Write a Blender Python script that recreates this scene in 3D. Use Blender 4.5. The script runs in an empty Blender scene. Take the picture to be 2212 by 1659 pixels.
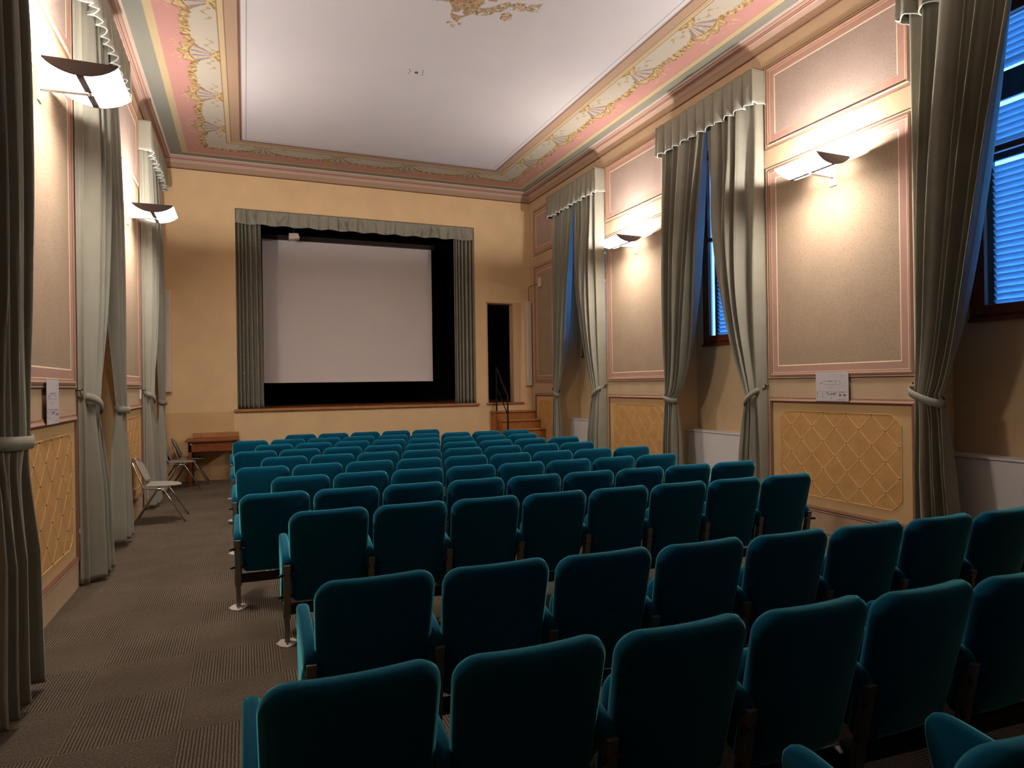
import bpy, bmesh, math, random
import numpy as np
from mathutils import Vector, Matrix
random.seed(7)
rng = np.random.default_rng(7)
PI = math.pi
sc = bpy.context.scene
COL = sc.collection

# ------------------------------------------------------------------ camera
FPX, YAW, PIT, ROL = 1398.29, .3906, .0001, -.0146
CAMX, CAMH = 1.3166, 1.65
cam = bpy.data.cameras.new('camera')
cam.sensor_fit = 'HORIZONTAL'; cam.sensor_width = 36.0
cam.lens = FPX / 2212 * 36.0
cam.clip_start = .05; cam.clip_end = 200
co = bpy.data.objects.new('camera', cam); COL.objects.link(co)
f = Vector((math.sin(YAW) * math.cos(PIT), math.cos(YAW) * math.cos(PIT), math.sin(PIT)))
r = Vector((math.cos(YAW), -math.sin(YAW), 0)); u = r.cross(f)
r2 = math.cos(ROL) * r + math.sin(ROL) * u
u2 = -math.sin(ROL) * r + math.cos(ROL) * u
m = Matrix((r2, u2, -f)).transposed().to_4x4(); m.translation = (CAMX, 0, CAMH)
co.matrix_world = m
sc.camera = co

# ------------------------------------------------------------------ world: blue dusk outside
wd = bpy.data.worlds.new('dusk'); sc.world = wd; wd.use_nodes = True
bg = wd.node_tree.nodes['Background']
bg.inputs[0].default_value = (.06, .27, .88, 1); bg.inputs[1].default_value = 2.6

# ------------------------------------------------------------------ exposure
vs = sc.view_settings
vs.view_transform = 'Standard'; vs.look = 'None'; vs.gamma = 1.0; vs.exposure = 2.36
vs.use_curve_mapping = False
sc.cycles.max_bounces = 7; sc.cycles.diffuse_bounces = 5; sc.cycles.glossy_bounces = 2
sc.cycles.use_adaptive_sampling = True; sc.cycles.adaptive_threshold = .06
sc.cycles.sample_clamp_indirect = 4.0

LAMP_W = 27.0            # watts of each halogen tube
LAMP_C = (1.0, .96, .93)
GLOW = 28.0              # lit frosted glass of the sconces

# ------------------------------------------------------------------ room measures
W, D, REAR = 7.0577, 12.8235, -9.0
ZCE = 5.75
ZST = 1.264
WIN_R = [(2.22, 4.07), (5.97, 7.82), (9.66, 11.50)]
WIN_L = [(2.70, 4.53), (6.43, 8.26), (10.10, 11.93)]
NTOP, NDEP = 5.12, .44

# ------------------------------------------------------------------ materials
def lin(r, g, b):
    def c(x):
        x /= 255.0
        return x / 12.92 if x <= .04045 else ((x + .055) / 1.055) ** 2.4
    return (c(r), c(g), c(b), 1.0)
MATS = {}
def mat(name, col, rough=.7, metal=0.0, noise=0.0, nscale=8.0, bump=0.0, bscale=60.0, sheen=0.0,
        speck=None, emit=0.0, spec=.3, coord='Object'):
    if name in MATS: return MATS[name]
    M = bpy.data.materials.new(name); M.use_nodes = True
    nt = M.node_tree; N = nt.nodes; L = nt.links
    b = N['Principled BSDF']
    b.inputs['Base Color'].default_value = col
    b.inputs['Roughness'].default_value = rough
    b.inputs['Metallic'].default_value = metal
    b.inputs['Specular IOR Level'].default_value = spec
    if sheen:
        b.inputs['Sheen Weight'].default_value = sheen; b.inputs['Sheen Roughness'].default_value = .35
        b.inputs['Sheen Tint'].default_value = (min(1, col[0] * 2.5 + .05), min(1, col[1] * 2.5 + .05), min(1, col[2] * 2.5 + .05), 1)
    if emit:
        b.inputs['Emission Color'].default_value = col; b.inputs['Emission Strength'].default_value = emit
    tc = None
    if noise or bump or speck:
        tc = N.new('ShaderNodeTexCoord')
    out = None
    if noise:
        t = N.new('ShaderNodeTexNoise'); t.inputs['Scale'].default_value = nscale; t.inputs['Detail'].default_value = 6
        L.new(tc.outputs[coord], t.inputs['Vector'])
        mp = N.new('ShaderNodeMapRange'); mp.inputs[1].default_value = .3; mp.inputs[2].default_value = .7
        mp.inputs[3].default_value = 1 - noise; mp.inputs[4].default_value = 1 + noise
        L.new(t.outputs['Fac'], mp.inputs[0])
        mx = N.new('ShaderNodeMix'); mx.data_type = 'RGBA'; mx.blend_type = 'MULTIPLY'; mx.inputs[0].default_value = 1
        mx.inputs[6].default_value = col
        L.new(mp.outputs[0], mx.inputs[7]); out = mx.outputs[2]
    if speck:
        scol, ssc, sth, sw = speck
        t = N.new('ShaderNodeTexNoise'); t.inputs['Scale'].default_value = ssc; t.inputs['Detail'].default_value = 3
        L.new(tc.outputs[coord], t.inputs['Vector'])
        mp = N.new('ShaderNodeMapRange'); mp.inputs[1].default_value = sth; mp.inputs[2].default_value = sth + .06
        mp.inputs[4].default_value = sw
        L.new(t.outputs['Fac'], mp.inputs[0])
        mx = N.new('ShaderNodeMix'); mx.data_type = 'RGBA'
        mx.inputs[6].default_value = col; mx.inputs[7].default_value = scol
        if out: L.new(out, mx.inputs[6])
        L.new(mp.outputs[0], mx.inputs[0]); out = mx.outputs[2]
    if out: L.new(out, b.inputs['Base Color'])
    if bump:
        t = N.new('ShaderNodeTexNoise'); t.inputs['Scale'].default_value = bscale; t.inputs['Detail'].default_value = 4
        L.new(tc.outputs[coord], t.inputs['Vector'])
        bp = N.new('ShaderNodeBump'); bp.inputs['Strength'].default_value = bump; bp.inputs['Distance'].default_value = .01
        L.new(t.outputs['Fac'], bp.inputs['Height']); L.new(bp.outputs[0], b.inputs['Normal'])
    MATS[name] = M
    return M

wall_m = mat('wall_peach', lin(200, 172, 138), .85, noise=.05, nscale=3)
niche_m = mat('niche_plaster', lin(224, 194, 150), .85, noise=.06, nscale=3)
field_m = mat('sponged_field', lin(174, 150, 124), .85, noise=.04, nscale=4, speck=(lin(142, 112, 86), 70, .58, .7))
fieldu_m = mat('sponged_field_upper', lin(174, 152, 138), .85, noise=.04, nscale=4, speck=(lin(142, 116, 98), 70, .58, .7))
pink_m = mat('painted_pink', lin(186, 144, 128), .8, noise=.05, nscale=6)
brown_m = mat('painted_brown', lin(128, 88, 66), .8)
mauve_m = mat('painted_mauve', lin(186, 158, 136), .8)
mauved_m = mat('painted_mauve_dark', lin(160, 122, 102), .8)
creamline_m = mat('painted_cream', lin(232, 206, 172), .8)
dadotrim_m = mat('dado_surround', lin(208, 172, 120), .85, noise=.05, nscale=4)
dado_m = mat('dado_ochre', lin(206, 158, 96), .85, noise=.10, nscale=7, speck=(lin(184, 136, 78), 60, .58, .5))
latt_m = mat('lattice_line', lin(224, 184, 130), .8)
stud_m = mat('lattice_stud', lin(120, 78, 40), .8)
stage_m = mat('stage_wall_ochre', lin(232, 198, 150), .85, noise=.05, nscale=2.5)
white_m = mat('ceiling_white', lin(208, 203, 203), .9, noise=.015, nscale=2)
black_m = mat('stage_black', lin(16, 14, 13), .95)
wood_m = mat('stage_wood', lin(140, 86, 42), .5, noise=.25, nscale=4)
woodl_m = mat('ledge_wood', lin(176, 122, 74), .5, noise=.12, nscale=10)
teal_m = mat('teal_velour', lin(5, 80, 106), .95, noise=.10, nscale=60, sheen=1.0, spec=.1)
teal_m.node_tree.nodes['Principled BSDF'].inputs['Sheen Tint'].default_value = (.22, .95, 1.0, 1)
steel_m = mat('grey_steel', lin(140, 132, 120), .45, metal=.6)
dark_m = mat('dark_steel', lin(52, 44, 40), .5, metal=.3)
plate_m = mat('pale_plate', lin(200, 190, 180), .5)
curt_m = mat('curtain_satin', lin(148, 143, 126), .6, sheen=.3, noise=.05, nscale=5, bump=.05, bscale=300)
piping_m = mat('piping_white', lin(226, 222, 210), .7)
tie_m = mat('tieback_satin', lin(140, 135, 117), .65, sheen=.2)
lampw_m = mat('sconce_white', lin(225, 222, 218), .4)
lampd_m = mat('sconce_grey', lin(96, 88, 88), .5)
lampe_m = mat('sconce_end_cap', lin(104, 92, 94), .5)
glow_m = mat('sconce_frosted_glass', lin(255, 246, 240), .35, emit=GLOW)
gloww_m = mat('sconce_frosted_glass_wall_side', lin(255, 246, 240), .35, emit=GLOW * .10)
frame_m = mat('window_wood', lin(128, 66, 36), .5, noise=.15, nscale=12)
slat_m = mat('shutter_paint', lin(190, 200, 205), .6)
rad_m = mat('radiator_cover_white', lin(246, 243, 240), .6)
paper_m = mat('paper_white', lin(205, 196, 196), .9)
ink_m = mat('paper_ink', lin(120, 104, 108), .9)
screen_m = mat('screen_white', lin(236, 224, 218), .9)
spk_m = mat('speaker_cream', lin(228, 212, 194), .6)
steps_m = mat('step_wood', lin(168, 108, 54), .55, noise=.15, nscale=9)
stepe_m = mat('step_edge_wood', lin(178, 124, 78), .5, noise=.1, nscale=9)
table_m = mat('table_wood', lin(134, 72, 38), .45, noise=.18, nscale=9)
shell_m = mat('chair_shell_grey', lin(150, 142, 128), .5)
chrome_m = mat('chair_chrome', lin(190, 180, 168), .25, metal=.9)
rail_m = mat('handrail_black', lin(22, 21, 21), .5)
cable_m = mat('cable_brown', lin(110, 78, 48), .7)

def glass():
    M = bpy.data.materials.new('window_glass'); M.use_nodes = True
    nt = M.node_tree; nt.nodes.clear()
    o = nt.nodes.new('ShaderNodeOutputMaterial'); t = nt.nodes.new('ShaderNodeBsdfTransparent')
    g = nt.nodes.new('ShaderNodeBsdfGlossy'); g.inputs['Roughness'].default_value = .03
    mx = nt.nodes.new('ShaderNodeMixShader'); mx.inputs[0].default_value = .06
    t.inputs[0].default_value = (.92, .94, .96, 1)
    nt.links.new(t.outputs[0], mx.inputs[1]); nt.links.new(g.outputs[0], mx.inputs[2]); nt.links.new(mx.outputs[0], o.inputs[0])
    return M
glass_m = glass()

def carpet_mat():
    M = bpy.data.materials.new('ribbed_carpet'); M.use_nodes = True
    nt = M.node_tree; N = nt.nodes; L = nt.links; b = N['Principled BSDF']
    b.inputs['Roughness'].default_value = .95; b.inputs['Specular IOR Level'].default_value = .1
    tc = N.new('ShaderNodeTexCoord')
    wv = N.new('ShaderNodeTexWave'); wv.inputs['Scale'].default_value = 20.0; wv.inputs['Distortion'].default_value = 1.2
    wv.inputs['Detail'].default_value = 2; wv.inputs['Detail Scale'].default_value = 3
    wv.bands_direction = 'X'
    L.new(tc.outputs['Object'], wv.inputs['Vector'])
    ns = N.new('ShaderNodeTexNoise'); ns.inputs['Scale'].default_value = 130; ns.inputs['Detail'].default_value = 3
    L.new(tc.outputs['Object'], ns.inputs['Vector'])
    n2 = N.new('ShaderNodeTexNoise'); n2.inputs['Scale'].default_value = 2.5; n2.inputs['Detail'].default_value = 4
    g2 = N.new('ShaderNodeNewGeometry'); L.new(g2.outputs['Position'], n2.inputs['Vector'])
    cr = N.new('ShaderNodeValToRGB')
    cr.color_ramp.elements[0].color = lin(68, 58, 47); cr.color_ramp.elements[1].color = lin(116, 103, 87)
    cr.color_ramp.elements[0].position = .15; cr.color_ramp.elements[1].position = .75
    L.new(wv.outputs['Fac'], cr.inputs[0])
    def mul(a, fac, lo, hi):
        mp = N.new('ShaderNodeMapRange'); mp.inputs[1].default_value = .3; mp.inputs[2].default_value = .7
        mp.inputs[3].default_value = lo; mp.inputs[4].default_value = hi
        L.new(fac, mp.inputs[0])
        mx = N.new('ShaderNodeMix'); mx.data_type = 'RGBA'; mx.blend_type = 'MULTIPLY'; mx.inputs[0].default_value = 1
        L.new(a, mx.inputs[6]); L.new(mp.outputs[0], mx.inputs[7]); return mx.outputs[2]
    c = mul(cr.outputs[0], ns.outputs['Fac'], .62, 1.38)
    c = mul(c, n2.outputs['Fac'], .85, 1.12)
    L.new(c, b.inputs['Base Color'])
    bp = N.new('ShaderNodeBump'); bp.inputs['Strength'].default_value = .6; bp.inputs['Distance'].default_value = .004
    L.new(wv.outputs['Fac'], bp.inputs['Height']); L.new(bp.outputs[0], b.inputs['Normal'])
    return M
carpet_m = carpet_mat()

def paint_mat():
    M = bpy.data.materials.new('ceiling_painting'); M.use_nodes = True
    nt = M.node_tree; b = nt.nodes['Principled BSDF']; b.inputs['Roughness'].default_value = .9
    b.inputs['Specular IOR Level'].default_value = .2
    a = nt.nodes.new('ShaderNodeAttribute'); a.attribute_name = 'paint'
    nt.links.new(a.outputs['Color'], b.inputs['Base Color'])
    return M
paint_m = paint_mat()

# ------------------------------------------------------------------ object helpers
class MB:
    """collects vertices and faces for ONE mesh"""
    def __init__(s): s.v = []; s.f = []; s.mi = []; s.cur = 0
    def quad(s, a, b, c, d):
        n = len(s.v); s.v += [tuple(a), tuple(b), tuple(c), tuple(d)]; s.f.append((n, n + 1, n + 2, n + 3)); s.mi.append(s.cur)
    def poly(s, pts):
        n = len(s.v); s.v += [tuple(p) for p in pts]; s.f.append(tuple(range(n, n + len(pts)))); s.mi.append(s.cur)
    def box(s, x0, x1, y0, y1, z0, z1):
        n = len(s.v)
        s.v += [(x0, y0, z0), (x1, y0, z0), (x1, y1, z0), (x0, y1, z0), (x0, y0, z1), (x1, y0, z1), (x1, y1, z1), (x0, y1, z1)]
        for q in ((0, 3, 2, 1), (4, 5, 6, 7), (0, 1, 5, 4), (1, 2, 6, 5), (2, 3, 7, 6), (3, 0, 4, 7)):
            s.f.append(tuple(n + i for i in q)); s.mi.append(s.cur)
    def grid(s, P, closed_u=False):
        P = np.asarray(P); nu, nv = P.shape[:2]; n = len(s.v)
        s.v += [tuple(p) for p in P.reshape(-1, 3)]
        for i in range(nu if closed_u else nu - 1):
            i2 = (i + 1) % nu
            for j in range(nv - 1):
                s.f.append((n + i * nv + j, n + i2 * nv + j, n + i2 * nv + j + 1, n + i * nv + j + 1)); s.mi.append(s.cur)
    def tube(s, pts, rad, seg=8, cap=True):
        pts = [Vector(p) for p in pts]; rings = []
        prev = None
        for i, p in enumerate(pts):
            d = (pts[min(i + 1, len(pts) - 1)] - pts[max(i - 1, 0)]).normalized()
            if prev is None:
                a = d.orthogonal().normalized()
            else:
                a = (prev - d * prev.dot(d)).normalized()
            prev = a; b = d.cross(a)
            rr = rad[i] if isinstance(rad, (list, tuple)) else rad
            rings.append([p + (a * math.cos(2 * PI * k / seg) + b * math.sin(2 * PI * k / seg)) * rr for k in range(seg)])
        n = len(s.v)
        for R_ in rings: s.v += [tuple(q) for q in R_]
        for i in range(len(rings) - 1):
            for k in range(seg):
                k2 = (k + 1) % seg
                s.f.append((n + i * seg + k, n + i * seg + k2, n + (i + 1) * seg + k2, n + (i + 1) * seg + k)); s.mi.append(s.cur)
        if cap:
            s.f.append(tuple(n + k for k in reversed(range(seg)))); s.mi.append(s.cur)
            e = n + (len(rings) - 1) * seg; s.f.append(tuple(e + k for k in range(seg))); s.mi.append(s.cur)
    def prism(s, poly, axis, a0, a1):
        """extrude a polygon (pairs) along axis 'x','y' or 'z'"""
        def P(p, a):
            return {'x': (a, p[0], p[1]), 'y': (p[0], a, p[1]), 'z': (p[0], p[1], a)}[axis]
        n = len(s.v); k = len(poly)
        s.v += [P(p, a0) for p in poly] + [P(p, a1) for p in poly]
        s.f.append(tuple(n + i for i in range(k))); s.mi.append(s.cur)
        s.f.append(tuple(n + k + i for i in reversed(range(k)))); s.mi.append(s.cur)
        for i in range(k):
            j = (i + 1) % k; s.f.append((n + i, n + k + i, n + k + j, n + j)); s.mi.append(s.cur)
    def mesh(s, name, mats, smooth=False, bevel=0.0, bseg=2, weld=False):
        me = bpy.data.meshes.new(name)
        me.from_pydata(s.v, [], s.f)
        if not isinstance(mats, (list, tuple)): mats = [mats]
        for M in mats: me.materials.append(M)
        if len(mats) > 1: me.polygons.foreach_set('material_index', s.mi)
        bm = bmesh.new(); bm.from_mesh(me)
        if weld: bmesh.ops.remove_doubles(bm, verts=bm.verts, dist=1e-5)
        if bevel:
            bmesh.ops.bevel(bm, geom=[e for e in bm.edges if e.is_manifold and e.calc_face_angle(0) > .5], offset=bevel, segments=bseg, profile=.6, affect='EDGES', clamp_overlap=True)
        bmesh.ops.recalc_face_normals(bm, faces=bm.faces)
        bm.to_mesh(me); bm.free()
        if smooth:
            me.polygons.foreach_set('use_smooth', [True] * len(me.polygons))
        me.update()
        return me
def link(name, me, parent=None, loc=None, rz=None):
    o = bpy.data.objects.new(name, me); COL.objects.link(o)
    if parent is not None: o.parent = parent
    if loc is not None: o.location = loc
    if rz is not None: o.rotation_euler[2] = rz
    return o
def obj(name, mb, mats, parent=None, smooth=False, bevel=0.0, bseg=2, loc=None, weld=False):
    return link(name, mb.mesh(name, mats, smooth, bevel, bseg, weld), parent, loc)
def tag(o, label, cat, group=None):
    o['label'] = label; o['category'] = cat
    if group: o['group'] = group
    return o
def thing(name, label, cat, loc=(0, 0, 0), group=None, rz=0.0):
    o = bpy.data.objects.new(name, None); COL.objects.link(o); o.location = loc; o.rotation_euler[2] = rz
    o.empty_display_size = .1
    return tag(o, label, cat, group)
def structure(o, label=None, cat=None):
    o['kind'] = 'structure'
    if label: o['label'] = label
    if cat: o['category'] = cat
    return o
def solidify(o, t):
    md = o.modifiers.new('thickness', 'SOLIDIFY'); md.thickness = t; md.offset = 0
ORD = ['first', 'second', 'third', 'fourth', 'fifth', 'sixth', 'seventh', 'eighth', 'ninth', 'tenth', 'eleventh', 'twelfth']

# ================================================================== FLOOR
mb = MB(); mb.box(-.6, W + .6, REAR - .3, D + .3, -.2, -.012)
floor = structure(obj('floor', mb, dark_m), 'grey brown ribbed carpet tile floor of the hall', 'floor')
tmb = MB(); tmb.box(-.2498, .2498, -.2498, .2498, -.012, 0.0)
tile_me = tmb.mesh('carpet_tile', carpet_m, bevel=.0006, bseg=1)
rest = MB(); rest2 = MB()
nx = 15
for i in range(nx):
    for j in range(-18, 26):
        x = .25 + .5 * i; y = .25 + .5 * j
        if x - .25 > W: continue
        turn = (i + j) % 2
        if y > D: continue
        near = (i < 4 and 1.6 < y) or (2.9 < y < 4.3 and i > 8)
        if near:
            o = link('carpet_tile', tile_me, floor, (x, y, 0), PI / 2 if turn else 0)
        else:
            (rest if turn == 0 else rest2).box(x - .2498, x + .2498, y - .2498, y + .2498, -.012, 0)
o = obj('carpet_tiles', rest, carpet_m, floor); o['kind'] = 'stuff'
me = rest2.mesh('carpet_tiles', carpet_m)
for v in me.vertices: v.co = Vector((v.co.y, -v.co.x, v.co.z))
o = link('carpet_tiles', me, floor, rz=PI / 2); o['kind'] = 'stuff'

# ================================================================== SIDE WALLS with niches
def side_wall(name, right, wins, label):
    X0 = W if right else 0.0
    s = 1 if right else -1
    mb = MB()
    def bx(o0, o1, y0, y1, z0, z1):
        a, b = X0 + s * o0, X0 + s * o1
        mb.box(min(a, b), max(a, b), y0, y1, z0, z1)
    edges = [REAR] + [e for w in wins for e in w] + [D]
    for k in range(0, len(edges), 2):
        bx(0, .62, edges[k], edges[k + 1], 0, ZCE)
    for (a, b) in wins:
        bx(0, .62, a, b, NTOP, ZCE)
    return structure(obj(name, mb, wall_m), label, 'wall')
wall_right = side_wall('wall_right', True, WIN_R, 'peach right wall with painted panels between curtained windows')
wall_left = side_wall('wall_left', False, WIN_L, 'peach left wall with painted panels between long curtains')

def niche_backs(right, wins, wall, windows):
    s = 1 if right else -1; X0 = W if right else 0.0
    for (a, b) in wins:
        mb = MB()
        def bx(y0, y1, z0, z1):
            p, q = X0 + s * NDEP, X0 + s * .62
            mb.box(min(p, q), max(p, q), y0, y1, z0, z1)
        if windows:
            bx(a, b, 0, 2.15); bx(a, a + .16, 2.15, 4.96); bx(b - .16, b, 2.15, 4.96); bx(a, b, 4.96, NTOP)
        else:
            bx(a, b, 0, NTOP)
        # plaster skin of the jambs
        for y0, y1 in ((a, a + .006), (b - .006, b)):
            p, q = X0 + s * .004, X0 + s * NDEP
            mb.box(min(p, q), max(p, q), y0, y1, 0, NTOP)
        obj('niche_plaster', mb, niche_m, wall)
niche_backs(True, WIN_R, wall_right, True)
niche_backs(False, WIN_L, wall_left, False)

# ---- painted / moulded panels on the piers
def frame_sweep(mb, right, y0, y1, z0, z1, prof):
    """prof = list of (inset, proud, material index for the segment that starts here)"""
    X0 = W if right else 0.0; s = -1 if right else 1
    for k in range(len(prof) - 1):
        i0, o0, mi = prof[k]; i1, o1, _ = prof[k + 1]
        mb.cur = mi
        def ring(i, o):
            x = X0 + s * o
            return [(x, y0 + i, z0 + i), (x, y1 - i, z0 + i), (x, y1 - i, z1 - i), (x, y0 + i, z1 - i)]
        A, B = ring(i0, o0), ring(i1, o1)
        for q in range(4):
            p = (q + 1) % 4
            mb.quad(A[q], A[p], B[p], B[q])
MAINP = [(0, 0, 0), (.004, .010, 0), (.014, .012, 3), (.022, .010, 0), (.030, .008, 1), (.048, .020, 2), (.066, .010, 0), (.074, .006, 3), (.082, .006, 4), (.150, .005, 3), (.160, .003, 3), (.162, 0.0, 3)]
DADOP = [(0, 0, 0), (.004, .008, 0), (.012, .010, 3), (.018, .008, 2), (.040, .022, 0), (.062, .006, 0), (.066, 0, 0)]
FM = [brown_m, mauve_m, mauved_m, creamline_m, pink_m]
def flat(right, y0, y1, z0, z1, proud, M, name, wall):
    X0 = W if right else 0.0; s = -1 if right else 1
    mb = MB(); a, b = X0 + s * .0005, X0 + s * proud
    mb.box(min(a, b), max(a, b), y0, y1, z0, z1)
    return obj(name, mb, M, wall)
def dado(right, y0, y1, z0, z1, wall):
    X0 = W if right else 0.0; s = -1 if right else 1
    flat(right, y0 + .06, y1 - .06, z0 + .06, z1 - .06, .002, dadotrim_m, 'dado_surround', wall)
    a0, a1, b0, b1 = y0 + .165, y1 - .165, z0 + .17, z1 - .15
    # cusped-corner field
    c = .10
    def corner(cy, cz, sy, sz):
        # concave notch with little steps
        pts = [(0, c), (.012, c - .002), (.03, c - .03), (.045, c - .05), (.055, .055), (c - .05, .045), (c - .03, .03), (c - .002, .012), (c, 0)]
        return [(cy + sy * p[0], cz + sz * p[1]) for p in pts]
    poly = corner(a0, b0, 1, 1) + corner(a1, b0, -1, 1)[::-1] + corner(a1, b1, -1, -1) + corner(a0, b1, 1, -1)[::-1]
    mb = MB(); xs = sorted((X0 + s * .001, X0 + s * .004)); mb.prism(poly, 'x', xs[0], xs[1])
    obj('dado_field', mb, dado_m, wall)
    # outline
    mb = MB()
    x = X0 + s * .0045
    mb.tube([(x, p[0], p[1]) for p in poly + poly[:1]], .0032, 5)
    obj('dado_outline', mb, latt_m, wall)
    # lattice of crossing lines with studs
    mb = MB(); ms = MB()
    px, pz = .292, .30
    def clip(P, Q):
        t0, t1 = 0.0, 1.0
        d = (Q[0] - P[0], Q[1] - P[1])
        for pp, qq in ((-d[0], P[0] - a0 - .01), (d[0], a1 - .01 - P[0]), (-d[1], P[1] - b0 - .01), (d[1], b1 - .01 - P[1])):
            if abs(pp) < 1e-9:
                if qq < 0: return None
            else:
                t = qq / pp
                if pp < 0: t0 = max(t0, t)
                else: t1 = min(t1, t)
        if t0 >= t1: return None
        return ((P[0] + d[0] * t0, P[1] + d[1] * t0), (P[0] + d[0] * t1, P[1] + d[1] * t1))
    H = b1 - b0; yc = (a0 + a1) / 2
    inside = lambda y, z: (min(y - a0, a1 - y) + min(z - b0, b1 - z)) > .12 and a0 < y < a1 and b0 < z < b1
    for k in range(-9, 10):
        for sg in (1, -1):
            y = yc + k * px
            L_ = clip((y - sg * px / pz * H / 1.0 * .5, b0), (y + sg * px / pz * H * .5, b1))
            if not L_: continue
            (ya, za), (yb, zb) = L_
            n = 40; run = []
            for q in range(n + 1):
                yy = ya + (yb - ya) * q / n; zz = za + (zb - za) * q / n
                if inside(yy, zz): run.append((yy, zz))
            if len(run) < 2: continue
            d = Vector((0, run[-1][0] - run[0][0], run[-1][1] - run[0][1])).normalized()
            nrm = Vector((0, -d.z, d.y)) * .0045
            p0 = Vector((X0 + s * .0058, run[0][0], run[0][1])); p1 = Vector((X0 + s * .0058, run[-1][0], run[-1][1]))
            lo = Vector((-s * .0018, 0, 0))
            for A, B, C_, E_ in ((p0 + nrm + lo, p1 + nrm + lo, p1, p0), (p0, p1, p1 - nrm + lo, p0 - nrm + lo)):
                mb.quad(A, B, C_, E_)
    for k in range(-9, 10):
        for q in range(-6, 7):
            for off in (0, .5):
                y = yc + (k + off) * px; z = (b0 + b1) / 2 + (q + off) * pz
                y2 = y
                if inside(y2, z):
                    ms.box(min(X0 + s * .004, X0 + s * .008), max(X0 + s * .004, X0 + s * .008), y - .006, y + .006, z - .006, z + .006)
    obj('lattice_lines', mb, latt_m, wall)
    obj('lattice_studs', ms, stud_m, wall)
def pier(right, y0, y1, wall, narrow=False):
    for nm, z0, z1, fm in (('upper_panel_field', 4.368, 5.353, fieldu_m), ('main_panel_field', 1.662, 4.157, field_m)):
        flat(right, y0 + .155, y1 - .155, z0 + .155, z1 - .155, .0025, fm, nm, wall)
        mb = MB(); frame_sweep(mb, right, y0, y1, z0, z1, MAINP)
        obj('panel_frame', mb, FM, wall)
    mb = MB(); frame_sweep(mb, right, y0, y1, .21, 1.452, DADOP)
    obj('dado_frame', mb, FM, wall)
    dado(right, y0, y1, .21, 1.452, wall)
pier(True, 4.10, 5.94, wall_right); pier(True, 7.85, 9.62, wall_right); pier(True, 11.58, 12.63, wall_right)
pier(True, .45, 2.16, wall_right)
pier(False, 4.57, 6.40, wall_left); pier(False, 8.30, 10.06, wall_left); pier(False, .85, 2.66, wall_left)

# ================================================================== STAGE WALL with openings
PL, PR, PT = 1.18, 5.79, 4.937
DL, DR, DT = 6.055, 6.765, 3.366
def holed_wall(name, xs, zs, holes, y, depth, M, label):
    mb = MB()
    def hole(x, z): return any(h[0] < x < h[1] and h[2] < z < h[3] for h in holes)
    for i in range(len(xs) - 1):
        for j in range(len(zs) - 1):
            if not hole((xs[i] + xs[i + 1]) / 2, (zs[j] + zs[j + 1]) / 2):
                mb.box(xs[i], xs[i + 1], y, y + depth, zs[j], zs[j + 1])
    return structure(obj(name, mb, M, weld=False), label, 'wall')
wall_stage = holed_wall('wall_stage', [-.6, PL, PR, DL, DR, W + .6], [0, ZST, DT, PT, ZCE + .2], [(PL, PR, ZST, PT), (DL, DR, ZST, DT)], D, .22, stage_m, 'ochre end wall with the stage opening and a side doorway')
mb = MB(); mb.box(0.002, PL - .06, D - .004, D + .01, 0, 1.225); mb.box(PL - .06, DL, D - .004, D + .01, 0, .62)
obj('painted_lower_band', mb, mat('stage_wall_band', lin(218, 180, 130), .85, noise=.06, nscale=3), wall_stage)
mb = MB(); mb.box(-.6, W + .6, REAR - .3, REAR, 0, ZCE)
structure(obj('wall_rear', mb, dark_m), 'unseen rear wall of the hall, darkened to cut bounce light', 'wall')  # unseen; set far back and darkened to weaken bounce on the seat backs
# stage house
mb = MB()
mb.box(-.3, W + .6, D + 4.0, D + 4.1, ZST - .2, 5.6); mb.box(-.4, -.3, D + .2, D + 4.1, ZST - .2, 5.6)
mb.box(W + .5, W + .6, D + .2, D + 4.1, ZST - .2, 5.6); mb.box(-.4, W + .6, D + .2, D + 4.1, 5.5, 5.6)
structure(obj('wall_stage_house', mb, black_m), 'black walls of the stage house behind the screen', 'wall')
mb = MB(); k = 0
fs = MB(); fs.box(-.4, W + .6, D + .02, D + 4.1, ZST - .2, ZST - .022)
fst = structure(obj('floor_stage', fs, dark_m), 'brown wooden stage floor behind the opening', 'floor')
for k in range(30):
    y0 = D + .22 + k * .125
    p = MB(); p.box(-.3, W + .5, y0, y0 + .121, ZST - .022, ZST - .002)
    obj('plank', p, wood_m, fst)
# inner black lining of the opening top and sides is left as plaster; ledge of the stage
mb = MB(); mb.box(PL - .06, PR + .05, D - .05, D + .24, ZST - .05, ZST)
structure(obj('trim_1', mb, woodl_m, bevel=.008), 'narrow wooden ledge under the stage opening', 'trim')
mb = MB(); mb.box(DL - .05, DR + .10, D - .05, D + .24, ZST - .035, ZST)
structure(obj('trim_2', mb, woodl_m, bevel=.006), 'wooden threshold of the dark side doorway', 'trim')
# doorway frame
d1 = structure(bpy.data.objects.new('door_1', None), 'dark narrow doorway beside the stage with pale frame', 'door'); COL.objects.link(d1)
doorf_m = mat('door_frame_paint', lin(216, 180, 134), .7)
for nm, b_ in (('door_jamb', (DR - .13, DR - .0, D - .012, D + .20, ZST, DT)), ('door_jamb', (DL - .03, DL, D - .012, D + .05, ZST, DT + .03)), ('door_head', (DL - .03, DR + .03, D - .012, D + .05, DT, DT + .03)), ('door_casing', (DR, DR + .03, D - .02, D + .03, ZST, DT + .03))):
    mb = MB(); mb.box(*b_); obj(nm, mb, doorf_m, d1, bevel=.004)

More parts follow.
